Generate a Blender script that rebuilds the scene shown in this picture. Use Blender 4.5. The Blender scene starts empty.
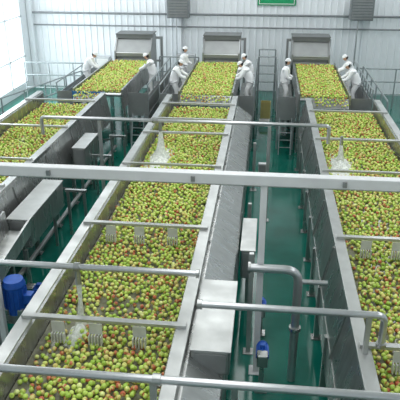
import bpy, math, random, bmesh
import numpy as np
from mathutils import Vector, Matrix
from mathutils import noise as NZ
random.seed(7); np.random.seed(7)
S = bpy.context.scene
COL = S.collection
S.view_settings.view_transform = 'Standard'
R = math.radians

# ------------------------------------------------------------ materials
def mat(name, c, rough=.5, metal=0., noise=0., nscale=6., emis=0., coat=0., bump=0., c2=None, rvar=0., stretch=None):
    m = bpy.data.materials.new(name); m.use_nodes = True
    nt = m.node_tree; b = nt.nodes['Principled BSDF']
    b.inputs['Base Color'].default_value = (*c, 1)
    b.inputs['Roughness'].default_value = rough
    b.inputs['Metallic'].default_value = metal
    b.inputs['Coat Weight'].default_value = coat
    if emis:
        b.inputs['Emission Color'].default_value = (*c, 1)
        b.inputs['Emission Strength'].default_value = emis
    if noise or c2:
        tc = nt.nodes.new('ShaderNodeTexCoord')
        n = nt.nodes.new('ShaderNodeTexNoise'); n.inputs['Scale'].default_value = nscale
        n.inputs['Detail'].default_value = 4
        if stretch:
            mp = nt.nodes.new('ShaderNodeMapping'); mp.inputs['Scale'].default_value = stretch
            nt.links.new(tc.outputs['Object'], mp.inputs['Vector']); nt.links.new(mp.outputs[0], n.inputs['Vector'])
        else:
            nt.links.new(tc.outputs['Object'], n.inputs['Vector'])
        mx = nt.nodes.new('ShaderNodeMix'); mx.data_type = 'RGBA'
        d = c2 if c2 else tuple(max(0, x*(1-noise)) for x in c)
        mx.inputs[6].default_value = (*c, 1); mx.inputs[7].default_value = (*d, 1)
        rp = nt.nodes.new('ShaderNodeMapRange'); rp.inputs[1].default_value = .35; rp.inputs[2].default_value = .65
        nt.links.new(n.outputs[0], rp.inputs[0]); nt.links.new(rp.outputs[0], mx.inputs[0])
        nt.links.new(mx.outputs[2], b.inputs['Base Color'])
        if rvar:
            rr = nt.nodes.new('ShaderNodeMapRange'); rr.inputs[1].default_value=.3; rr.inputs[2].default_value=.7
            rr.inputs[3].default_value=max(.04,rough-rvar); rr.inputs[4].default_value=rough+rvar
            nt.links.new(n.outputs[0], rr.inputs[0]); nt.links.new(rr.outputs[0], b.inputs['Roughness'])
        if bump:
            bp = nt.nodes.new('ShaderNodeBump'); bp.inputs['Strength'].default_value = bump
            nt.links.new(n.outputs[0], bp.inputs['Height']); nt.links.new(bp.outputs[0], b.inputs['Normal'])
    return m

STEEL = mat('stainless_steel', (.49,.50,.49), .30, .88, .25, 2.0, rvar=.08, stretch=(1,2.5,.6))
STEEL2 = mat('dull_steel', (.34,.35,.35), .40, .6, .18, 2., rvar=.05)
HOP = mat('matte_hopper_steel', (.36,.37,.37), .5, .4, .12, 2.)
HOPD = mat('dark_hopper_trim', (.18,.19,.19), .5, .3, .12, 2.)
PIPE = mat('pipe_steel', (.57,.58,.59), .30, .8, .1, 5.)
RIMM = mat('rim_steel', (.55,.56,.55), .36, .7, .2, 2.5, rvar=.06)
BEAM = mat('white_painted_steel', (.74,.75,.76), .45, 0., .08, 3.)
WALLM = mat('white_wall_sheet', (.86,.89,.92), .5, 0., .04, 1.)
CEILM = mat('ceiling_sheet', (.8,.81,.83), .7)
FLOORM = mat('green_epoxy_floor', (.004,.115,.085), .10, 0., .3, .9, c2=(.010,.175,.13), rvar=.06)
WATER = mat('murky_wash_water', (.11,.105,.06), .08, 0., .5, 6., c2=(.27,.265,.19), bump=.3)
TBELT = mat('grey_green_belt', (.22,.26,.16), .5, 0., .3, 10.)
BLUE = mat('blue_paint', (.02,.12,.55), .4, 0., .2, 6.)
BLUE2 = mat('blue_guard', (.03,.18,.45), .5, 0., .2, 6.)
RAILM = mat('grey_rail', (.33,.37,.38), .4, .4, .1, 5.)
DARK = mat('dark_rubber', (.05,.055,.055), .6, 0., .2, 6.)
GREEN = mat('sign_green', (.01,.33,.13), .4, 0., .1, 2.)
WHITE = mat('white_plastic', (.85,.85,.83), .45, 0., .06, 4.)
YEL = mat('yellow_plastic', (.60,.52,.20), .5, 0., .12, 6.)
COMB = mat('pale_grey_plastic', (.62,.63,.58), .45, 0., .15, 8.)
COTTON = mat('white_cotton', (.92,.93,.94), .85, 0., .06, 9.)
SKIN = mat('skin', (.62,.36,.25), .55, 0., .12, 12.)
HAIR = mat('black_hair', (.015,.012,.01), .6, 0., .2, 20.)
GLASS = mat('bright_frosted_glass', (.88,.95,1.), .3, 0., emis=1.7)
FOAM = mat('foaming_water', (.80,.83,.76), .2, 0., .3, 22., bump=.6)
GREYBOX = mat('grey_heater', (.25,.27,.28), .5, .2, .2, 6.)
GREENP = mat('green_plastic', (.03,.25,.10), .4, 0., .15, 5.)
CAB = mat('pale_grey_cabinet', (.55,.57,.58), .5, .1, .1, 4.)

def fruit_mat():
    m = bpy.data.materials.new('fruit_skin'); m.use_nodes = True
    nt = m.node_tree; b = nt.nodes['Principled BSDF']; L = nt.links.new
    g = nt.nodes.new('ShaderNodeNewGeometry'); oi = nt.nodes.new('ShaderNodeObjectInfo')
    ad = nt.nodes.new('ShaderNodeMath'); ad.operation = 'ADD'
    L(g.outputs['Random Per Island'], ad.inputs[0]); L(oi.outputs['Random'], ad.inputs[1])
    fr = nt.nodes.new('ShaderNodeMath'); fr.operation = 'FRACT'; L(ad.outputs[0], fr.inputs[0])
    r1 = nt.nodes.new('ShaderNodeValToRGB'); L(fr.outputs[0], r1.inputs[0])
    e = r1.color_ramp.elements
    e[0].color = (.36,.56,.07,1); e[0].position = 0
    e[1].color = (.82,.88,.34,1); e[1].position = 1
    x = e.new(.45); x.color = (.57,.74,.14,1)
    x = e.new(.75); x.color = (.74,.78,.22,1)
    x = e.new(.86); x.color = (.74,.60,.20,1)
    x = e.new(.92); x.color = (.70,.78,.25,1)
    n = nt.nodes.new('ShaderNodeTexNoise'); n.inputs['Scale'].default_value = 14; n.inputs['Detail'].default_value = 1
    L(g.outputs['Position'], n.inputs['Vector'])
    mu = nt.nodes.new('ShaderNodeMath'); mu.operation = 'MULTIPLY'; mu.inputs[1].default_value = 7.13; L(fr.outputs[0], mu.inputs[0])
    f2 = nt.nodes.new('ShaderNodeMath'); f2.operation = 'FRACT'; L(mu.outputs[0], f2.inputs[0])
    m3 = nt.nodes.new('ShaderNodeMath'); m3.operation = 'MULTIPLY_ADD'; m3.inputs[1].default_value = .36; L(f2.outputs[0], m3.inputs[0]); L(n.outputs[0], m3.inputs[2])
    mr = nt.nodes.new('ShaderNodeMapRange'); mr.inputs[1].default_value = .77; mr.inputs[2].default_value = .89; mr.inputs[4].default_value=.92; L(m3.outputs[0], mr.inputs[0])
    mx = nt.nodes.new('ShaderNodeMix'); mx.data_type = 'RGBA'; mx.inputs[7].default_value = (.56,.10,.06,1)
    L(mr.outputs[0], mx.inputs[0]); L(r1.outputs[0], mx.inputs[6]); L(mx.outputs[2], b.inputs['Base Color'])
    b.inputs['Roughness'].default_value = .35
    return m
FRUIT = fruit_mat()

# ------------------------------------------------------------ mesh builder
class M:
    def __init__(s): s.v=[]; s.f=[]; s.smooth=False
    def add(s, vs, fs):
        o=len(s.v); s.v+= [Vector(p) for p in vs]; s.f += [[i+o for i in f] for f in fs]; return s
    def box(s,x0,x1,y0,y1,z0,z1):
        return s.add([(x0,y0,z0),(x1,y0,z0),(x1,y1,z0),(x0,y1,z0),(x0,y0,z1),(x1,y0,z1),(x1,y1,z1),(x0,y1,z1)],
          [(0,3,2,1),(4,5,6,7),(0,1,5,4),(1,2,6,5),(2,3,7,6),(3,0,4,7)])
    def prism(s, prof, y0, y1):
        n=len(prof)
        return s.add([(x,y0,z) for x,z in prof]+[(x,y1,z) for x,z in prof],
            [list(range(n)), list(range(2*n-1,n-1,-1))]+[((i+1)%n,i,i+n,(i+1)%n+n) for i in range(n)])
    def prismx(s, prof, x0, x1):
        n=len(prof)
        return s.add([(x0,y,z) for y,z in prof]+[(x1,y,z) for y,z in prof],
            [list(range(n)), list(range(2*n-1,n-1,-1))]+[((i+1)%n,i,i+n,(i+1)%n+n) for i in range(n)])
    def bar(s,p,q,w,h):
        p=Vector(p);q=Vector(q);d=(q-p).normalized()
        up=Vector((0,0,1)) if abs(d.z)<.95 else Vector((0,1,0))
        a=d.cross(up).normalized()*w/2; b=a.cross(d).normalized()*h/2
        vs=[p-a-b,p+a-b,p+a+b,p-a+b,q-a-b,q+a-b,q+a+b,q-a+b]
        return s.add(vs,[(0,1,2,3),(7,6,5,4),(0,4,5,1),(1,5,6,2),(2,6,7,3),(3,7,4,0)])
    def tube(s,pts,r,seg=12,bend=0):
        pts=[Vector(p) for p in pts]
        if bend and len(pts)>2:
            out=[pts[0]]
            for i in range(1,len(pts)-1):
                a=(pts[i-1]-pts[i]).normalized(); b=(pts[i+1]-pts[i]).normalized()
                p0=pts[i]+a*bend; p2=pts[i]+b*bend
                for k in range(7):
                    t=k/6; out.append((1-t)**2*p0+2*t*(1-t)*pts[i]+t*t*p2)
            out.append(pts[-1]); pts=out
        rs = r if isinstance(r,(list,tuple)) else [r]*len(pts)
        o=len(s.v); n=len(pts); ref=None
        for i,p in enumerate(pts):
            d=(pts[min(i+1,n-1)]-pts[max(i-1,0)]).normalized()
            if ref is None:
                ref=d.orthogonal().normalized()
            ref=(ref-d*ref.dot(d)).normalized(); b=d.cross(ref)
            for k in range(seg):
                t=2*math.pi*k/seg; s.v.append(p+(ref*math.cos(t)+b*math.sin(t))*rs[i])
        for i in range(n-1):
            for k in range(seg):
                k2=(k+1)%seg
                s.f.append([o+i*seg+k,o+i*seg+k2,o+(i+1)*seg+k2,o+(i+1)*seg+k])
        s.f.append([o+k for k in range(seg)][::-1]); s.f.append([o+(n-1)*seg+k for k in range(seg)])
        s.smooth=True
        return s
    def ell(s,c,rx,ry,rz,seg=16,rings=10,fn=None):
        c=Vector(c); o=len(s.v)
        s.v.append(c+Vector((0,0,rz)))
        for i in range(1,rings):
            t=math.pi*i/rings
            for k in range(seg):
                a=2*math.pi*k/seg
                s.v.append(c+Vector((rx*math.sin(t)*math.cos(a),ry*math.sin(t)*math.sin(a),rz*math.cos(t))))
        s.v.append(c-Vector((0,0,rz)))
        for k in range(seg):
            s.f.append([o,o+1+k,o+1+(k+1)%seg])
            e=o+1+(rings-2)*seg; s.f.append([len(s.v)-1,e+(k+1)%seg,e+k])
        for i in range(rings-2):
            for k in range(seg):
                a=o+1+i*seg; s.f.append([a+k,a+seg+k,a+seg+(k+1)%seg,a+(k+1)%seg])
        s.smooth=True
        return s

def setp(o,label=None,category=None,group=None,kind=None):
    if label: o['label']=label
    if category: o['category']=category
    if group: o['group']=group
    if kind: o['kind']=kind
    return o

def obj(name, m, material, origin=(0,0,0), bevel=0., **kw):
    og=Vector(origin)
    me=bpy.data.meshes.new(name)
    me.from_pydata([tuple(v-og) for v in m.v],[],m.f); me.update()
    if m.smooth:
        me.shade_smooth()
        try: me.set_sharp_from_angle(angle=R(40))
        except Exception: pass
    me.materials.append(material)
    o=bpy.data.objects.new(name,me); o.location=og; COL.objects.link(o)
    if bevel:
        b=o.modifiers.new('bev','BEVEL'); b.width=bevel; b.segments=2; b.limit_method='ANGLE'
    return setp(o,**kw)

def empty(name, loc, **kw):
    e=bpy.data.objects.new(name,None); e.location=loc; e.empty_display_size=.2; COL.objects.link(e)
    return setp(e,**kw)

def part(parent, name, m, material, bevel=0., label=None):
    og=Vector(parent.location)
    o=obj(name,m,material,og,bevel)
    o.parent=parent; o.location=(0,0,0)
    if label: o['label']=label
    return o

# ------------------------------------------------------------ room
XL,XR,YB,YF,ZC=-11.3,9.2,28.5,-2.,8.6
obj('floor',M().box(XL,XR,YF,YB,-.2,0),FLOORM,kind='structure')
obj('ceiling',M().box(XL,XR,YF,YB+.2,ZC,ZC+.15),CEILM,kind='structure')
prof=[]; x=XL
while x<XR-.3:
    prof+=[(x,YB),(x+.20,YB),(x+.225,YB-.03),(x+.275,YB-.03),(x+.30,YB)]; x+=.30
prof.append((XR,YB)); n=len(prof)
w=M(); w.v=[Vector((a,b,0)) for a,b in prof]+[Vector((a,b,ZC)) for a,b in prof]
w.f=[[i,i+1,i+1+n,i+n] for i in range(n-1)]
w.box(XL,XR,YB+.04,YB+.2,0,ZC)
obj('wall_back',w,WALLM,kind='structure')
wy0,wy1,wz0=20.5,27.6,.35
lw=M().box(XL-.2,XL,YF,wy0,0,ZC).box(XL-.2,XL,wy1,YB+.2,0,ZC).box(XL-.2,XL,wy0,wy1,0,wz0).box(XL-.2,XL,wy0,wy1,5.5,ZC)
obj('wall_left',lw,WALLM,kind='structure')
obj('wall_right',M().box(XR,XR+.2,YF,YB+.2,0,ZC),WALLM,kind='structure')
obj('wall_front',M().box(XL,XR,YF-.2,YF,0,ZC),WALLM,kind='structure')
win=empty('window_1',(XL-.1,(wy0+wy1)/2,wz0),kind='structure')
part(win,'glass_pane',M().box(XL-.14,XL-.11,wy0,wy1,wz0,5.5),GLASS)
fr=M()
for yy in np.linspace(wy0+.04,wy1-.04,5): fr.box(XL-.12,XL-.02,yy-.04,yy+.04,wz0,5.5)
for zz in (wz0+.04,1.6,3.4,5.46): fr.box(XL-.12,XL-.02,wy0,wy1,zz-.03,zz+.03)
part(win,'window_frame',fr,WALLM)
obj('trim_1',M().box(XL+.02,XL+.26,YB-.30,YB-.04,0,ZC),WALLM,kind='structure')
obj('trim_2',M().box(-4.12,-3.98,YB-.2,YB-.04,0,ZC),WALLM,kind='structure')
obj('trim_3',M().box(4.0,4.14,YB-.2,YB-.04,0,ZC),WALLM,kind='structure')
for z,r in ((2.95,.035),(3.5,.05)):
    obj('wall_conduit',M().tube([(XL+.3,YB-.26,z),(XR,YB-.26,z)],r),GREYBOX,label='thin grey horizontal conduit running along ribbed wall',category='conduit',group='wall conduits')
for xx in (-4.05,4.05):
    e=empty('unit_heater',(xx,YB-.5,3.35),label='grey metal air heater box mounted high on wall column',category='heater',group='wall air heaters')
    part(e,'housing',M().box(xx-.5,xx+.5,YB-.75,YB-.28,3.38,4.3),GREYBOX,.02)
    g=M()
    for k in range(7): g.box(xx-.42,xx+.42,YB-.79,YB-.75,3.45+k*.12,3.50+k*.12)
    part(e,'louvre',g,STEEL2)
    part(e,'supply_pipe',M().tube([(xx-.1,YB-.5,3.38),(xx-.1,YB-.5,0.0)],.03),PIPE)
e=empty('sign_board',(.35,YB-.1,3.92),label='green rectangular sign with white border line on ribbed wall',category='sign')
part(e,'panel',M().box(-.5,1.2,YB-.12,YB-.05,3.92,4.6),GREEN)
part(e,'border',M().box(-.44,1.14,YB-.14,YB-.12,3.97,4.0).box(-.44,1.14,YB-.14,YB-.12,4.52,4.55).box(-.44,-.41,YB-.14,YB-.12,4.0,4.52).box(1.11,1.14,YB-.14,YB-.12,4.0,4.52),WHITE)

# ------------------------------------------------------------ flume conveyors
H=.97; ZB=1.6; ZR=2.0
def flume(xc,y0,y1,bars,label,combs,channel=None,skirt=None):
    e=empty('sorting_flume',(xc,(y0+y1)/2,0),label=label,category='fruit conveyor',group='parallel washing flumes')
    P=[(-H-.36,1.1),(-H-.19,1.93),(-H-.19,ZR),(-H-.03,ZR),(-H,1.97),(-H,1.54),(H,1.54),(H,1.97),(H+.03,ZR),(H+.19,ZR),(H+.19,1.93),(H+.36,1.1)]
    t=M().prism([(xc+a,z) for a,z in P],y0,y1)
    y=y0+.3
    while y<y1:
        for s in (-1,1):
            t.bar((xc+s*(H+.2),y,1.9),(xc+s*(H+.37),y,1.1),.04,.03)
        y+=2.0
    part(e,'trough',t,STEEL)
    for s in (-1,1): part(e,'rim',M().box(xc+s*(H+.11)-.09,xc+s*(H+.11)+.09,y0,y1,ZR,ZR+.03),RIMM,.006)
    part(e,'conveyor_belt',M().box(xc-H+.01,xc+H-.01,y0+.1,y1-.1,1.54,ZB),WATER)
    y=y0+.5
    while y<y1:
        for s in (-1,1):
            part(e,'leg',M().box(xc+s*(H+.36)-.045,xc+s*(H+.36)+.045,y-.045,y+.045,.02,1.1).box(xc+s*(H+.36)-.09,xc+s*(H+.36)+.09,y-.09,y+.09,0,.02),STEEL)
        part(e,'leg_brace',M().box(xc-H-.32,xc+H+.32,y-.025,y+.025,.4,.45),STEEL)
        y+=1.45
    for y in bars:
        hw_=.045 if y!=12.6 else .03
        part(e,'cross_bar',M().box(xc-H-.16,xc+H+.16,y-hw_,y+hw_,ZR+.03,ZR+.08),RIMM,.006)
    for y in combs:
        for k,dx in enumerate((-.62,-.1,.5)):
            c=M().box(xc+dx-.09,xc+dx+.09,y-.06,y-.05,ZR-.14,ZR+.03)
            for j in range(5): c.box(xc+dx-.09+j*.0415,xc+dx-.076+j*.0415,y-.13,y-.05,ZR-.27,ZR-.13)
            part(e,'baffle_comb',c,COMB)
    if channel:
        s,cy0,cy1,w=channel
        x0=xc+H+.19; x1=x0+w
        c=M().prism([(x0,.95),(x0,1.86),(x0+.05,1.86),(x1-.02,1.55),(x1,1.50),(x1,.72),(x1-.04,.72)],cy0,cy1)
        y=cy0+1.
        while y<cy1:
            c.box(x1-.002,x1+.012,y-.02,y+.02,.72,1.50); y+=1.6
        part(e,'side_casing',c,STEEL,.004)
    if skirt:
        s=skirt
        part(e,'side_skirt',M().box(xc+s*(H+.345)-.02,xc+s*(H+.345)+.02,y0,y1-.3,.5,1.12),STEEL)
    return e
LN=[-6.42,-2.03,2.46]
flume(LN[0],7.0,19.2,[18.0,15.2,12.6,11.0],'long stainless steel flume filled with green apples beside floor gap',[])
flume(LN[1],3.0,19.2,[18.0,16.3,15.0,12.6,9.5,6.56],'long stainless steel flume full of red-green apples with comb baffles',[9.5,6.56],(1,4.0,18.6,.50))
flume(LN[2],3.0,19.2,[17.6,14.9,12.6,9.4,6.4],'long stainless steel flume with apples and cross bars',[9.4,6.4],None,-1)

# ------------------------------------------------------------ sorting tables, hoppers, platforms
TB=[(-6.45,-4.75),(-2.85,-1.05),(1.1,2.75)]
TY0,TY1=19.5,24.8; ZT=1.95
for i,(a,b) in enumerate(TB):
    lab=['inspection belt loaded with green apples, blue side guard','inspection belt loaded with green apples between workers','inspection belt heaped with green apples next to workers'][i]
    e=empty('inspection_table',((a+b)/2,(TY0+TY1)/2,0),label=lab,category='sorting table',group='apple inspection tables')
    part(e,'belt',M().box(a+.04,b-.04,TY0,TY1,ZT-.1,ZT),TBELT)
    for x0_,x1_ in ((a-.02,a+.04),(b-.04,b+.02)):
        part(e,'side_frame',M().box(x0_,x1_,TY0-.05,TY1,ZT-.55,ZT+.14),STEEL,.008)
    part(e,'end_roller',M().tube([(a+.05,TY0-.02,ZT-.06),(b-.05,TY0-.02,ZT-.06)],.06),PIPE)
    part(e,'discharge_chute',M().prismx([(TY0-.08,ZT-.02),(TY0-.08,ZT-.05),(TY0-.30,ZT-.19),(TY0-.42,ZB+.12),(TY0-.40,ZB+.14),(TY0-.28,ZT-.15)],max(a+.06,LN[i]-H+.05),min(b-.06,LN[i]+H-.05)),STEEL2)
    if i==0:
        part(e,'side_guard',M().box(a-.06,a-.02,TY0,TY0+2.2,ZT-.3,ZT+.05),BLUE2,label='blue side guard')
        part(e,'front_guard',M().box(a,b-.6,TY0-.1,TY0-.06,ZT-.22,ZT+.04),BLUE2,label='blue front guard')
    for y in (TY0+.25,(TY0+TY1)/2,TY1-.25):
        for x in (a+.03,b-.03): part(e,'leg',M().box(x-.035,x+.035,y-.035,y+.035,0,ZT-.1),STEEL)
    hx=[-5.57,-1.87,1.78][i]; y0=24.95
    h=empty('feed_hopper',(hx,y0+.6,0),label='stainless steel feed hopper hood behind inspection belt',category='hopper',group='feed hoppers')
    hw=.74
    part(h,'hood',M().prismx([(y0,2.18),(y0,2.34),(y0+.5,2.82),(y0+.5,2.98),(y0+1.3,2.98),(y0+1.3,1.5),(y0+.5,1.5),(y0+.5,2.18)],hx-hw,hx+hw),HOP,.015)
    part(h,'top_cap',M().box(hx-hw-.05,hx+hw+.05,y0+.42,y0+1.38,2.98,3.02).box(hx-hw-.03,hx+hw+.03,y0+.44,y0+.47,2.82,2.98),HOPD,.01)
    for s in (-1,1):
        xs=hx+s*hw
        part(h,'side_wall',M().prismx([(y0-.05,1.95),(y0-.05,2.38),(y0+.48,2.9),(y0+1.34,2.9),(y0+1.34,1.5),(y0+.3,1.5)],xs-.03,xs+.03),STEEL2)
    part(h,'curtain',M().box(hx-hw+.03,hx+hw-.03,y0+.08,y0+.11,2.10,2.2),GREYBOX)
    part(h,'lip',M().prismx([(y0-.08,ZT+.03),(y0-.08,ZT+.08),(y0+.3,ZT+.20),(y0+.3,ZT+.15)],hx-hw+.05,hx+hw-.05),RIMM)
    part(h,'base',M().box(hx-hw,hx+hw,y0+.35,y0+1.25,.9,1.55),STEEL2)
    part(h,'rim_pipe',M().tube([(hx-hw,y0-.01,2.30),(hx+hw,y0-.01,2.30)],.03),PIPE)
    for x in (hx-hw+.06,hx+hw-.06):
        for y in (y0+.42,y0+1.18): part(h,'leg',M().box(x-.04,x+.04,y-.04,y+.04,0,.9),STEEL)
ZP=1.15
def platform(x0,x1,y0,y1,side,label):
    e=empty('work_platform',((x0+x1)/2,(y0+y1)/2,0),label=label,category='platform',group='raised work platforms')
    part(e,'deck',M().box(x0,x1,y0,y1,ZP-.08,ZP),STEEL2)
    for y in (y0+.1,(y0+y1)/2,y1-.1):
        for x in (x0+.05,x1-.05): part(e,'leg',M().box(x-.03,x+.03,y-.03,y+.03,0,ZP-.08),RAILM)
    r=M(); xs=x0+.03 if side<0 else x1-.03
    for y in np.linspace(y0+.03,y1-.03,6): r.tube([(xs,y,ZP),(xs,y,ZP+1.0)],.024,8)
    for z in (.5,1.0): r.tube([(xs,y0,ZP+z),(xs,y1,ZP+z)],.026,8)
    part(e,'railing',r,RAILM)
    part(e,'side_panel',M().box(xs-.012,xs+.012,y0+.02,y1,ZP-.3,ZP+.62),STEEL2)
    part(e,'kick_panel',M().box(x0+.02,x1-.02,y0-.0,y0+.02,ZP,ZP+.72),STEEL2)
    lx=(x0+x1)/2
    ld=M()
    for x in (lx-.2,lx+.2): ld.tube([(x,y0-.5,0),(x,y0-.02,ZP)],.02,8)
    for k in range(1,5): ld.tube([(lx-.2,y0-.5+.48*k/5,ZP*k/5),(lx+.2,y0-.5+.48*k/5,ZP*k/5)],.015,8)
    part(e,'ladder',ld,RAILM)
for (x0,x1,s) in [(-7.2,-6.55,-1),(-4.7,-3.95,1),(-3.6,-2.92,-1),(-.98,-.35,1),(.42,1.05,-1),(2.82,3.55,1)]:
    platform(x0,x1,19.9,25.0,s,'raised steel walkway with grey tube railing beside inspection belt')
def rail(pts,label,h=1.0,z=0.):
    r=M(); pts=[Vector(p) for p in pts]
    for a,b in zip(pts[:-1],pts[1:]):
        n=max(1,int((b-a).length/1.1))
        for k in range(n+1):
            p=a.lerp(b,k/n); r.tube([p,p+Vector((0,0,h))],.028,8)
        for q in (.35,.68,1.0): r.tube([a+Vector((0,0,h*q)),b+Vector((0,0,h*q))],.028,8)
    return obj('guard_railing',r,RAILM,label=label,category='railing',group='guard railings')
rail([(-10.6,25.6,0),(-7.3,25.6,0)],'grey tube guard railing with three rails near window',1.7)
rail([(-.32,25.3,0),(.39,25.3,0)],'grey tube railing between two feed hoppers',2.2)
rail([(-.32,27.0,0),(.39,27.0,0)],'grey tube railing close to the ribbed wall',2.2)
rail([(-4.6,25.9,0),(-2.9,25.9,0)],'grey tube railing between two steel feed hoppers',2.0)
rail([(3.8,25.8,0),(7.0,25.8,0)],'grey tube railing beside the wall column',1.7)
rail([(3.95,19.5,0),(3.95,25.2,0)],'grey tube railing along outer walkway',1.9)
rail([(-9.5,18.5,0),(-7.7,24.5,0)],'grey tube railing next to flume and window',1.6)
def cabinet(x,y,w,d,h,label):
    e=empty('control_cabinet',(x,y,0),label=label,category='cabinet',group='control cabinets')
    part(e,'body',M().box(x-w/2,x+w/2,y-d/2,y+d/2,.08,h),CAB,.015)
    part(e,'door',M().box(x-w/2+.03,x+w/2-.03,y-d/2-.02,y-d/2,.14,h-.06),WHITE,.006)
    part(e,'handle',M().tube([(x+w/2-.1,y-d/2-.05,h*.5),(x+w/2-.1,y-d/2-.05,h*.6)],.015,8),DARK)
    part(e,'plinth',M().box(x-w/2+.02,x+w/2-.02,y-d/2+.02,y+d/2-.02,0,.08),DARK)
cabinet(-3.6,27.2,.8,.5,1.9,'pale grey control cabinet standing against ribbed wall')
cabinet(-7.6,27.3,.9,.5,1.7,'low pale grey control cabinet against ribbed wall')
for hx in (-5.57,-1.87,1.78):
    e=empty('elevator_frame',(hx,26.9,0),label='grey steel elevator frame behind feed hopper',category='machine frame',group='elevator frames')
    for x in (hx-.9,hx+.9): part(e,'upright',M().box(x-.05,x+.05,26.85,26.95,0,2.6),HOP)
    part(e,'crosspiece',M().box(hx-.95,hx+.95,26.84,26.96,2.6,2.7),HOP)
    part(e,'lower_crosspiece',M().box(hx-.85,hx+.85,26.87,26.93,1.6,1.68),HOP)

# ------------------------------------------------------------ overhead beam and pipes
e=empty('overhead_beam',(-1.5,8.25,0),label='long white painted steel beam crossing above the flumes on posts',category='beam')
part(e,'beam',M().box(-8.2,6.2,8.17,8.33,3.44,3.60),BEAM,.01)
for x in np.arange(-7.6,6,2.2): part(e,'bolt_plate',M().box(x-.03,x+.03,8.135,8.17,3.48,3.56),STEEL2)
part(e,'cable_tray',M().box(-8.2,6.2,8.34,8.40,3.36,3.43),RIMM)
for x in (-4.35,.05,4.6):
    part(e,'post',M().box(x-.05,x+.05,8.2,8.3,.02,3.44).box(x-.12,x+.12,8.13,8.37,0,.02),BEAM,.006)

def pipe(name,pts,r,label,cat='pipe',bend=.1,flanges=(),group='water pipes',material=PIPE):
    e=empty(name,pts[0],label=label,category=cat,group=group)
    part(e,'pipe',M().tube(pts,r,14,bend),material)
    for f in flanges:
        a,b=f; part(e,'flange',M().tube([a,b],r*1.45,14),STEEL)
    return e
zz=2.6
e=pipe('water_pipe',[(-8.2,4.5,2.9),(5.0,4.5,2.9)],.042,'straight steel water pipe crossing above flumes',flanges=[((-.95,4.5,2.9),(-.87,4.5,2.9))])
for x in (-.95,-3.11,1.38): part(e,'bracket',M().box(x-.03,x+.03,4.47,4.53,2.03,2.87),RIMM)
e=pipe('water_pipe',[(-.66,6.27,zz),(1.56,6.27,zz),(1.56,6.27,2.15)],.045,'steel water pipe with downward elbow over apples',flanges=[((-.72,6.27,zz),(-.66,6.27,zz)),((1.56,6.27,2.2),(1.56,6.27,2.15))])
part(e,'bracket',M().box(1.35,1.41,6.24,6.30,2.03,2.58),RIMM)
e=pipe('water_pipe',[(-8.0,7.0,zz),(-.82,7.0,zz)],.045,'steel water pipe spanning flume and floor gap',flanges=[((-2.52,7.0,zz),(-2.44,7.0,zz)),((-.82,7.0,zz),(-.78,7.0,zz))])
pipe('water_pipe',[(-5.6,14.2,2.15),(-5.6,14.2,zz),(1.58,14.2,zz),(1.58,14.2,2.15)],.045,'long steel water pipe with elbows at both ends',flanges=[((-2.75,14.2,zz),(-2.6,14.2,zz))])
pipe('standing_pipe',[(-.1,8.1,2.1),(.64,8.1,2.1),(.64,8.1,0)],.068,'vertical steel drain pipe with large bend in aisle',bend=.22,flanges=[((.64,8.1,1.0),(.64,8.1,1.06)),((-.1,8.1,2.1),(-.14,8.1,2.1))])
pipe('connecting_pipe',[(.64,8.35,1.75),(1.12,8.35,1.75)],.04,'short steel connecting pipe entering flume wall')
pipe('floor_pipe',[(-4.85,8.0,.4),(-4.85,18.5,.4)],.05,'long horizontal steel pipe low between flumes',material=STEEL2)
def post(x,y,h,label):
    obj('support_post',M().box(x-.04,x+.04,y-.04,y+.04,.02,h).box(x-.09,x+.09,y-.09,y+.09,0,.02),RIMM,bevel=.006,label=label,category='post',group='pipe support posts')
post(-4.2,7.0,2.556,'square steel support post below water pipe')
post(.15,14.2,2.555,'square steel support post below long water pipe')
post(-4.1,14.2,2.555,'square steel support post below long water pipe')
post(-.10,8.75,2.0,'short square steel post standing beside beam post')
for y in (6.2,12.0,16.2): post(-.22,y,1.45,'short steel post bracing the flume casing')

for y in (12.9,15.4,17.2):
    e=empty('pipe_stand',(-4.35,y,0),label='grey steel frame stand on green floor between flumes',category='stand',group='steel frame stands')
    for x in (-4.62,-4.22):
        part(e,'leg',M().box(x-.03,x+.03,y-.03,y+.03,0,1.15),STEEL)
    part(e,'top_bar',M().box(-4.68,-4.16,y-.04,y+.04,1.15,1.21),STEEL)
for (x,y,z) in ((.02,15.2,.9),):
    e=empty('junction_box',(x,y,0),label='small grey junction box on steel stand in aisle',category='junction box')
    part(e,'box',M().box(x-.11,x+.11,y-.07,y+.07,z,z+.32),CAB,.01)
    part(e,'stand',M().box(x-.025,x+.025,y-.025,y+.025,0,z),STEEL)
    part(e,'lid',M().box(x-.09,x+.09,y-.085,y-.07,z+.03,z+.29),STEEL2)

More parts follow.
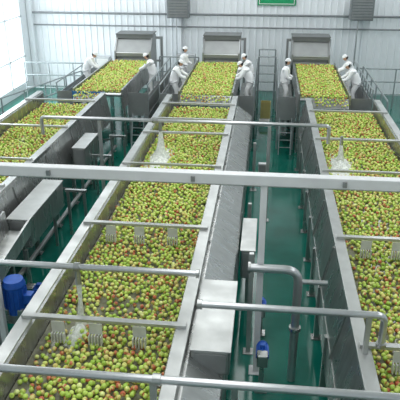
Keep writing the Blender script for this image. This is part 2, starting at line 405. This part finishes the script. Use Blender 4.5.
def nozzle(x,y,z0,label,big=1.):
    e=empty('water_spout',(x,y,ZB),label=label,category='water spout',group='water spouts')
    part(e,'spout',M().tube([(x,y,z0),(x,y,z0-.22)],[.035,.045],12),STEEL)
    st=M().tube([(x,y,z0-.2),(x+.01,y-.02,z0-.45),(x,y-.04,z0-.7),(x,y-.05,ZB+.09)],[.04,.06*big,.10*big,.2*big],16)
    part(e,'water_stream',st,FOAM)
    m=M(); n=44; wx,wy=.36*big,1.05*big; idx={}
    for i in range(n):
        for j in range(n):
            uu=(i/(n-1)*2-1); vv_=(j/(n-1)*2-1)
            px=x+uu*wx; py=y-.15+vv_*wy
            rr=math.sqrt(uu*uu+vv_*vv_)
            nz=NZ.noise(Vector((px*9,py*7,0)))*.5+NZ.noise(Vector((px*22,py*18,3)))*.35
            hgt=.18*(1-rr)+.09*nz-.01
            idx[i,j]=len(m.v); m.v.append(Vector((px,py,ZB+hgt)))
    for i in range(n-1):
        for j in range(n-1):
            q=[idx[i,j],idx[i+1,j],idx[i+1,j+1],idx[i,j+1]]
            if max(m.v[k].z for k in q)>ZB: m.f.append(q)
    m.smooth=True
    part(e,'foam',m,FOAM)
nozzle(-2.55,14.2,zz-.05,'steel spout pouring foaming white water onto apples',1.2)
nozzle(1.90,14.2,2.35,'steel elbow outlet pouring foaming water onto apples',1.1)
nozzle(-2.48,7.0,zz-.05,'small steel spout pouring water onto apples',.45)

def drive(x0,x1,y0,y1,z0,z1,label,ground=True):
    e=empty('drive_housing',((x0+x1)/2,(y0+y1)/2,0 if ground else z0),label=label,category='machine housing',group='drive housings')
    part(e,'housing',M().box(x0,x1,y0,y1,z0,z1),STEEL,.02)
    part(e,'cover',M().box(x0+.04,x1-.04,y0-.015,y0,z0+.04,z1-.04),STEEL2,.004)
    part(e,'lid',M().box(x0-.015,x1+.015,y0-.015,y1+.015,z1,z1+.02),RIMM,.004)
    if ground:
        for yy in (y0+.13,y1-.13): part(e,'bracket',M().box((x0+x1)/2-.03,(x0+x1)/2+.03,yy-.03,yy+.03,0,z0),STEEL)
drive(-.80,-.30,6.2,7.9,1.58,1.94,'large grey steel drive box mounted on flume casing',False)
drive(-.32,-.06,10.0,11.4,.75,1.35,'long grey steel box beside flume casing')
drive(-5.0,-4.66,14.6,15.9,1.1,1.65,'grey steel housing box beside far flume wall')
drive(-5.0,-4.55,10.3,12.4,1.0,1.62,'long grey steel housing box beside flume wall')
e=empty('slanted_trough',(-4.8,9.2,0),label='slanted stainless trough hung along flume wall on legs',category='trough')
sl=M()
y0,y1,za,zb2=8.2,10.2,1.1,1.35
pr=[(-5.02,.0),(-5.02,.5),(-4.98,.5),(-4.94,.08),(-4.55,.08),(-4.48,.40),(-4.44,.40),(-4.5,0.)]
n=len(pr)
sl.add([(x,y0,za+z) for x,z in pr]+[(x,y1,zb2+z) for x,z in pr],[list(range(n)),list(range(2*n-1,n-1,-1))]+[((i+1)%n,i,i+n,(i+1)%n+n) for i in range(n)])
part(e,'trough',sl,STEEL)
for y in (8.4,10.0): part(e,'leg',M().box(-4.58,-4.52,y-.03,y+.03,0,1.12),STEEL)

def motor(x,y,z,axis,label,s=1.):
    e=empty('pump_motor',(x,y,0),label=label,category='motor',group='blue pump motors')
    d={'x':Vector((1,0,0)),'y':Vector((0,1,0)),'z':Vector((0,0,1))}[axis]
    c=Vector((x,y,z))
    part(e,'body',M().tube([c-d*.16*s,c+d*.16*s],.11*s,18),BLUE)
    f=M()
    q0=Vector((0,0,1)) if axis!='z' else Vector((1,0,0))
    p=d.cross(q0)
    for k in range(14):
        a=2*math.pi*k/14; u=q0*math.cos(a)+p*math.sin(a)
        f.bar(c-d*.13*s+u*.115*s,c+d*.13*s+u*.115*s,.012,.03)
    part(e,'cooling_fin',f,BLUE)
    part(e,'fan_cover',M().tube([c+d*.16*s,c+d*.22*s],[.12*s,.10*s],18),BLUE)
    part(e,'gearbox',M().box(x-.1*s-d.x*.2*s,x+.1*s-d.x*.2*s,y-.1*s-d.y*.2*s,y+.1*s-d.y*.2*s,z-.13*s-d.z*.14*s,z+.13*s-d.z*.22*s),STEEL,.02)
    if axis!='z': part(e,'terminal_box',M().box(x-.05*s,x+.05*s,y-.05*s,y+.05*s,z+.1*s,z+.19*s),BLUE,.008)
    else: part(e,'terminal_box',M().box(x+.1*s,x+.19*s,y-.05*s,y+.05*s,z-.05*s,z+.06*s),BLUE,.008)
    part(e,'stand',M().box(x-.12*s,x+.12*s,y-.12*s,y+.12*s,0,.03).box(x-.04,x+.04,y-.04,y+.04,.03,z-.1*s),STEEL)
motor(.14,7.8,.75,'y','blue electric pump motor on steel stand',.85)
motor(.10,9.3,.62,'y','blue electric motor beside drive housing',.8)
motor(-4.22,8.6,.95,'z','large blue upright electric pump motor between flumes',1.7)
motor(-4.2,9.6,.45,'x','blue electric pump motor on the green floor',.9)
def barrel(x,y,m,label):
    b=M().tube([(x,y,0),(x,y,.05),(x,y,.3),(x,y,.6),(x,y,.8),(x,y,.86)],[.24,.27,.29,.29,.27,.24],18)
    e=empty('barrel',(x,y,0),label=label,category='barrel')
    part(e,'drum',b,m); part(e,'lid',M().tube([(x,y,.86),(x,y,.89)],.25,18),DARK if m is GREENP else m)
barrel(-3.78,19.3,GREENP,'green plastic barrel in front of platforms')
def crate(x,y,z,m,label):
    e=empty('crate',(x,y,z),label=label,category='crate',group='plastic crates')
    part(e,'base',M().box(x-.2,x+.2,y-.15,y+.15,z,z+.03),m)
    for xx in (x-.2,x+.18): part(e,'end_wall',M().box(xx,xx+.02,y-.15,y+.15,z+.03,z+.22),m)
    for yy in (y-.15,y+.13): part(e,'side_wall',M().box(x-.18,x+.18,yy,yy+.02,z+.03,z+.22),m)
for k in range(3): crate(.05,23.9,.225*k,YEL,'yellow plastic crate stacked on green floor')
for k in range(3): crate(-3.775,23.2,.225*k,YEL,'yellow plastic crate stacked on green floor')
crate(.02,22.8,0,WHITE,'white plastic crate on green floor')

# ------------------------------------------------------------ apples
def lathe(seg,prof):
    v=[(0,0,prof[0][1])]
    for r,z in prof[1:-1]:
        for k in range(seg):
            a=2*math.pi*k/seg; v.append((r*math.cos(a),r*math.sin(a),z))
    v.append((0,0,prof[-1][1])); n=len(prof)-2; f=[]
    for k in range(seg):
        f.append((0,1+k,1+(k+1)%seg)); e=1+(n-1)*seg
        f.append((len(v)-1,e+(k+1)%seg,e+k))
    for i in range(n-1):
        for k in range(seg):
            a=1+i*seg; f.append((a+k,a+seg+k,a+seg+(k+1)%seg,a+(k+1)%seg))
    return v,f
PL=[(0,.72),(.5,.86),(.93,.42),(.95,-.2),(.55,-.86),(0,-.74)]
PH=[(0,.68),(.18,.80),(.42,.92),(.75,.80),(.97,.42),(1.0,.05),(.92,-.4),(.72,-.75),(.42,-.93),(.18,-.86),(0,-.78)]
pts=[]
def fill(x0,x1,y0,y1,zf,dens,second):
    """random packing: drop apples one by one; they come to rest on the belt or in a hollow"""
    D=.070; cell=.075; grid={}
    area_=(x1-x0)*(y1-y0); tries=int(area_/(D*D)*3.8)
    rnd=random.random
    z00=.033
    for t in range(tries):
        x=x0+rnd()*(x1-x0); y=y0+rnd()*(y1-y0)
        dd=dens(x,y)
        if rnd()>dd: continue
        zb=z00; cx_,cy_=int(x/cell),int(y/cell)
        for i in (-1,0,1):
            for j in (-1,0,1):
                for (qx,qy,qz) in grid.get((cx_+i,cy_+j),()):
                    r2=(x-qx)**2+(y-qy)**2
                    if r2<D*D:
                        zb=max(zb,qz+math.sqrt(D*D-r2))
        lim=.02 if dd<.45 else second
        if zb-z00>lim: continue
        grid.setdefault((cx_,cy_),[]).append((x,y,zb))
        pts.append((x,y,zf(y)+zb,.0358*random.uniform(.88,1.0)))
def dn(seed,lo,hi,th=.0):
    def f(x,y):
        t=NZ.noise(Vector((x*1.3+seed*9,y*.8,seed)))*1.3+NZ.noise(Vector((x*3.5,y*3.0,seed+4)))*.8
        t=max(0,min(1,(t+.7-th)*1.6))
        return lo+(hi-lo)*t
    return f
def spots(f,lst):
    def g(x,y):
        v=f(x,y)
        for sx,sy,rx_,ry_,m in lst:
            q=((x-sx)/rx_)**2+((y-sy)/ry_)**2
            if q<1: v*=m+(1-m)*q
        return v
    return g
zb_=lambda y:ZB
fill(LN[0]-H+.07,LN[0]+H-.06,9.0,18.95,zb_,dn(5,.5,1.,.0),.06)
fill(LN[1]-H+.07,LN[1]+H-.06,4.6,18.95,zb_,spots(dn(1,.50,1.,.0),[(-2.55,14.0,.35,.9,0.),(-2.2,7.4,1.1,.45,.3),(-2.95,6.2,.28,1.6,.2),(-2.6,7.0,.25,.4,.1),(-2.,4.95,1.4,.4,.2)]),.062)
fill(LN[2]-H+.07,LN[2]+H-.06,4.6,18.95,zb_,spots(dn(2,.50,1.,.0),[(1.9,13.9,.35,1.,0.),(2.4,6.9,.8,.3,.4),(1.6,9.5,.25,1.6,.3)]),.062)
for a,b in TB: fill(a+.10,b-.09,TY0+.03,TY1-.05,lambda y:ZT,dn(4,.9,1.),.06)
for i,(a,b) in enumerate(TB):
    xa,xb=max(a+.1,LN[i]-H+.1),min(b-.1,LN[i]+H-.1)
    def zc_(y):
        return (ZT-.14) + (y-(TY0-.28))*.65 if y>TY0-.28 else ZB+.13+(y-(TY0-.42))*1.2
    fill(xa,xb,TY0-.40,TY0-.0,lambda y:zc_(y)+.012,lambda x,y:.7,.03)
P=np.array(pts)
print('apples',len(P))
d=np.linalg.norm(P[:,:3]-np.array([0,0,6.8]),axis=1)
fw=np.array([-.109*.915,.994*.915,-.4035]); rt=np.array([.994,.109,0]); up=np.cross(rt,fw)
q=P[:,:3]-np.array([0,0,6.8]); zc=q@fw; u=600*(q@rt)/zc; vv=600*(q@up)/zc
vis=(abs(u)<200)&(abs(vv)<197)
key=np.where(vis,d,1e3); order=np.argsort(key); near=order[:300]; rest=order[300:]
v,f=lathe(14,PH); mm=M().add(v,f); mm.smooth=True
me=bpy.data.meshes.new('apple'); me.from_pydata([tuple(p) for p in mm.v],[],mm.f); me.shade_smooth(); me.materials.append(FRUIT)
for k,i in enumerate(near):
    x,y,z,r=P[i]
    o=bpy.data.objects.new('apple',me); o.location=(x,y,z); o.scale=(r,r,r)
    o.rotation_euler=(random.uniform(0,6.28),random.uniform(0,6.28),random.uniform(0,6.28))
    COL.objects.link(o)
    setp(o,label='small round apple, green with red blush, wet',category='apple',group='apples floating in the flumes')
v,f=lathe(8,PL); v=np.array(v); n=len(v)
Q=P[rest]; N=len(Q)
rx,ry=[np.random.uniform(0,6.28,N) for _ in range(2)]
cx,sx,cy,sy=np.cos(rx),np.sin(rx),np.cos(ry),np.sin(ry)
Rm=np.zeros((N,3,3)); Rm[:,0,0]=cy;Rm[:,0,1]=sy*sx;Rm[:,0,2]=sy*cx;Rm[:,1,1]=cx;Rm[:,1,2]=-sx;Rm[:,2,0]=-sy;Rm[:,2,1]=cy*sx;Rm[:,2,2]=cy*cx
V=np.einsum('nij,kj->nki',Rm,v)*Q[:,3][:,None,None]+Q[:,None,:3]
V=V.reshape(-1,3)
lt=np.array([len(a) for a in f]); fl=np.concatenate([np.array(a) for a in f])
loops=(fl[None,:]+(np.arange(N)*n)[:,None]).ravel()
tot=np.tile(lt,N); st=np.concatenate([[0],np.cumsum(tot)[:-1]])
me=bpy.data.meshes.new('apple_pile')
me.vertices.add(len(V)); me.vertices.foreach_set('co',V.astype(np.float32).ravel())
me.loops.add(len(loops)); me.loops.foreach_set('vertex_index',loops.astype(np.int32))
me.polygons.add(len(tot)); me.polygons.foreach_set('loop_start',st.astype(np.int32))
me.update(calc_edges=True); me.shade_smooth(); me.materials.append(FRUIT)
o=bpy.data.objects.new('apple_pile',me); COL.objects.link(o)
setp(o,label='thousands of green and reddish apples covering flumes and belts',category='apples',kind='stuff')

# ------------------------------------------------------------ people
def biggest(me):
    bm=bmesh.new(); bm.from_mesh(me); seen=set(); best=[]
    bm.verts.ensure_lookup_table()
    for v0 in bm.verts:
        if v0.index in seen: continue
        st=[v0]; comp=[]; seen.add(v0.index)
        while st:
            a=st.pop(); comp.append(a)
            for e in a.link_edges:
                b=e.other_vert(a)
                if b.index not in seen: seen.add(b.index); st.append(b)
        if len(comp)>len(best): best=comp
    bs=set(best)
    bmesh.ops.delete(bm,geom=[v for v in bm.verts if v not in bs],context='VERTS')
    bm.to_mesh(me); bm.free(); me.update(); return me
def skinmesh(nodes,edges,sub=1,extra=None,voxel=None,root=0):
    me=bpy.data.meshes.new('tmp'); me.from_pydata([n[0] for n in nodes],edges,[])
    o=bpy.data.objects.new('tmp',me); COL.objects.link(o)
    o.modifiers.new('s','SKIN')
    for i,nn in enumerate(nodes):
        r=nn[1]; d=me.skin_vertices[0].data[i]; d.radius=(r,r) if not isinstance(r,tuple) else r
        d.use_root=(i==root)
    o.modifiers.new('u','SUBSURF').levels=sub
    def ev(ob):
        dg=bpy.context.evaluated_depsgraph_get(); dg.update()
        return bpy.data.meshes.new_from_object(ob.evaluated_get(dg))
    r=ev(o)
    if extra:
        vs=[tuple(p.co) for p in r.vertices]; fs=[list(p.vertices) for p in r.polygons]; n=len(vs)
        vs+=[tuple(p) for p in extra.v]; fs+=[[i+n for i in a] for a in extra.f]
        r2=bpy.data.meshes.new('t2'); r2.from_pydata(vs,[],fs); r2.update()
        o.modifiers.clear(); o.data=r2
        if voxel:
            rm=o.modifiers.new('r','REMESH'); rm.mode='VOXEL'; rm.voxel_size=voxel
        r=biggest(ev(o))
    bpy.data.objects.remove(o); r.shade_smooth()
    return r
def build_person(lean,arm,fore,headtilt=.3,spread=0.):
    l=R(lean); ax=Vector((math.sin(l),0,math.cos(l)))
    pel=Vector((-.05-.1*math.sin(l),0,.92)); ch=pel+ax*.30; nb=pel+ax*.50
    l2=l+headtilt; hx=Vector((math.sin(l2),0,math.cos(l2))); hc=nb+hx*.19
    nodes=[];edges=[]
    def N(p,r,par=None):
        nodes.append((tuple(p),r)); i=len(nodes)-1
        if par is not None: edges.append((par,i))
        return i
    p0=N(pel,(.13,.10)); p1=N(pel+ax*.15,(.12,.09),p0); p2=N(ch,(.14,.10),p1); p3=N(pel+ax*.43,(.11,.08),p2); p4=N(nb,.05,p3); p5=N(nb+hx*.1,.048,p4)
    J={}
    for s in (-1,1):
        sh=pel+ax*.42+Vector((0,s*.185,0)); a=R(arm+spread*s); b=R(fore-spread*s*.6)
        el=sh+Vector((math.sin(a),s*.10,-math.cos(a)))*.29
        wr=el+Vector((math.sin(b),-s*.15,-math.cos(b)))*.24
        fd=(wr-el).normalized(); sd=Vector((0,-s,0)); sd=(sd-fd*sd.dot(fd)).normalized(); dn_=Vector((0,0,-1))
        i0=N(sh,.055,p3); i1=N(el,.042,i0); i2=N(wr,.03,i1); pm=wr+fd*.06; i3=N(pm,(.038,.02),i2)
        for k,(off,ln) in enumerate([(-.030,.055),(-.010,.07),(.010,.075),(.030,.062)]):
            q0=pm+fd*.035+sd*off; q1=q0+fd*ln*.6+dn_*.008; q2=q1+fd*ln*.4+dn_*.022
            j=N(q0,.011,i3); j=N(q1,.011,j); N(q2,.009,j)
        t0=wr+fd*.025+sd*.033; j=N(t0,.013,i2); N(t0+fd*.045+sd*.018+dn_*.01,.011,j)
        hp=pel+Vector((0,s*.10,-.05)); kn=Vector((.03,s*.11,.49)); an=Vector((-.04,s*.12,.09))
        k0=N(hp,.085,p0); k1=N(kn,.055,k0); k2=N(an,.038,k1); N(an+Vector((.15,0,-.055)),(.035,.03),k2)
        J[s]=(sh,el,wr,hp,kn,an,fd)
    ex=M().ell(hc,.092,.075,.118,18,14)
    fx=Vector((math.cos(l2),0,-math.sin(l2)))
    ex.ell(hc+fx*.092-hx*.012,.022,.013,.02,8,6)
    ex.ell(hc+fx*.05-hx*.085,.035,.03,.025,8,6)
    for s in (-1,1): ex.ell(hc+Vector((0,s*.077,0)),.02,.01,.03,8,6)
    body=skinmesh(nodes,edges,1,ex,.008)
    out=[('body',body,SKIN)]
    nodes=[];edges=[]
    c0=N(pel+Vector((0,0,-.22)),(.20,.19)); c1=N(pel,(.195,.17),c0); c2=N(pel+ax*.17,(.185,.155),c1); c3=N(ch+ax*.03,(.20,.16),c2); c4=N(pel+ax*.44,(.14,.12),c3); N(nb,.07,c4)
    for s in (-1,1):
        sh,el,wr,hp,kn,an,fd=J[s]
        a=N(sh,.095,c4); b=N(el,.075,a); N(wr-fd*.02,.054,b)
    out.append(('coat',skinmesh(nodes,edges,2),COTTON))
    nodes=[];edges=[]
    t0=N(pel+Vector((0,0,-.02)),(.15,.12))
    for s in (-1,1):
        sh,el,wr,hp,kn,an,fd=J[s]
        a=N(hp+Vector((0,0,-.06)),.115,t0); b=N(kn,.09,a); N(an+Vector((0,0,.04)),.072,b)
    out.append(('trousers',skinmesh(nodes,edges,2),COTTON))
    cp=M().ell((0,0,0),.108,.09,.10,18,12)
    keep=[f_ for f_ in cp.f if min(cp.v[i].z for i in f_)>-.005]
    cp.f=keep
    cp.tube([(.105*math.cos(t)*1.0,.087*math.sin(t),0) for t in np.linspace(0,2*math.pi,22)],.012,6)
    rot=Matrix.Rotation(l2-.25,4,'Y')
    cp.v=[rot@p+hc+hx*.035 for p in cp.v]
    def raw(m):
        me=bpy.data.meshes.new('p'); me.from_pydata([tuple(p) for p in m.v],[],m.f); me.update(); me.shade_smooth(); return me
    out.append(('cap',raw(cp),COTTON))
    hr=M().ell(hc-fx*.03-hx*.015,.074,.081,.09,14,10)
    out.append(('hair',raw(hr),HAIR))
    for s in (-1,1):
        out.append(('eye',raw(M().ell(hc+fx*.082+hx*.01+Vector((0,s*.03,0)),.008,.012,.007,8,6)),HAIR))
        an=J[s][5]
        out.append(('boot',raw(M().ell(an+Vector((.05,0,-.035)),.15,.055,.052,14,8).tube([an+Vector((0,0,-.05)),an+Vector((0,0,.14))],.06,12)),WHITE))
    out.append(('mouth',raw(M().ell(hc+fx*.083-hx*.048,.006,.022,.005,8,5)),mat('lips',(.45,.16,.13),.5)))
    for _,me,mt in out:
        me.materials.clear(); me.materials.append(mt)
    return out
poses={'reach':build_person(16,40,72,.4,8),'bend':build_person(30,35,66,.3,-8),'stand':build_person(4,12,70,.2,6)}
W=[(-6.92,23.0,0,'bend','leaning over apples'),
   (-4.36,22.6,180,'reach','reaching toward the belt'),
   (-3.22,21.4,5,'reach','reaching toward apples'),
   (-3.24,23.9,-10,'stand','standing beside the hopper'),
   (-.64,21.7,175,'bend','bending over apples'),
   (-.66,22.9,188,'reach','reaching across the belt'),
   (.74,21.8,0,'stand','standing beside the belt'),
   (3.10,23.1,182,'reach','reaching toward apples'),
   (3.15,21.8,172,'bend','bending over the belt')]
for x,y,rz,ps,tx in W:
    e=empty('person',(x,y,ZP+.004),label='person in white coat and cap '+tx,category='person',group='workers sorting apples')
    e.rotation_euler=(0,0,R(rz)); k=.95; e.scale=(k,k,k)
    for nme,me,mt in poses[ps]:
        o=bpy.data.objects.new(nme,me); COL.objects.link(o); o.parent=e

# ------------------------------------------------------------ lights
def area(x,y,z,sx,sy,p,rot=(0,0,0),c=(1,1,1)):
    l=bpy.data.lights.new('hall_area_light','AREA'); l.shape='RECTANGLE'; l.size=sx; l.size_y=sy; l.energy=p; l.color=c
    o=bpy.data.objects.new('hall_area_light',l); o.location=(x,y,z); o.rotation_euler=rot; COL.objects.link(o)
for x in (-7.5,-1.,5.5): area(x,14,ZC-.1,2.2,27,630,c=(.97,.99,1))
area(XL+.2,24,3.3,6,4,300,(0,R(-90),0),(.9,.96,1))  # area lamp just inside the left window, standing in for its daylight
wd=bpy.data.worlds.new('w'); S.world=wd; wd.use_nodes=True
wd.node_tree.nodes['Background'].inputs[0].default_value=(.9,.95,1,1)
wd.node_tree.nodes['Background'].inputs[1].default_value=1.0

cam=bpy.data.cameras.new('camera'); cam.lens=54; cam.sensor_width=36
co=bpy.data.objects.new('camera',cam); co.location=(0,0,6.8); co.rotation_euler=(R(90-23.8),0,R(6.26)); COL.objects.link(co)
S.camera=co
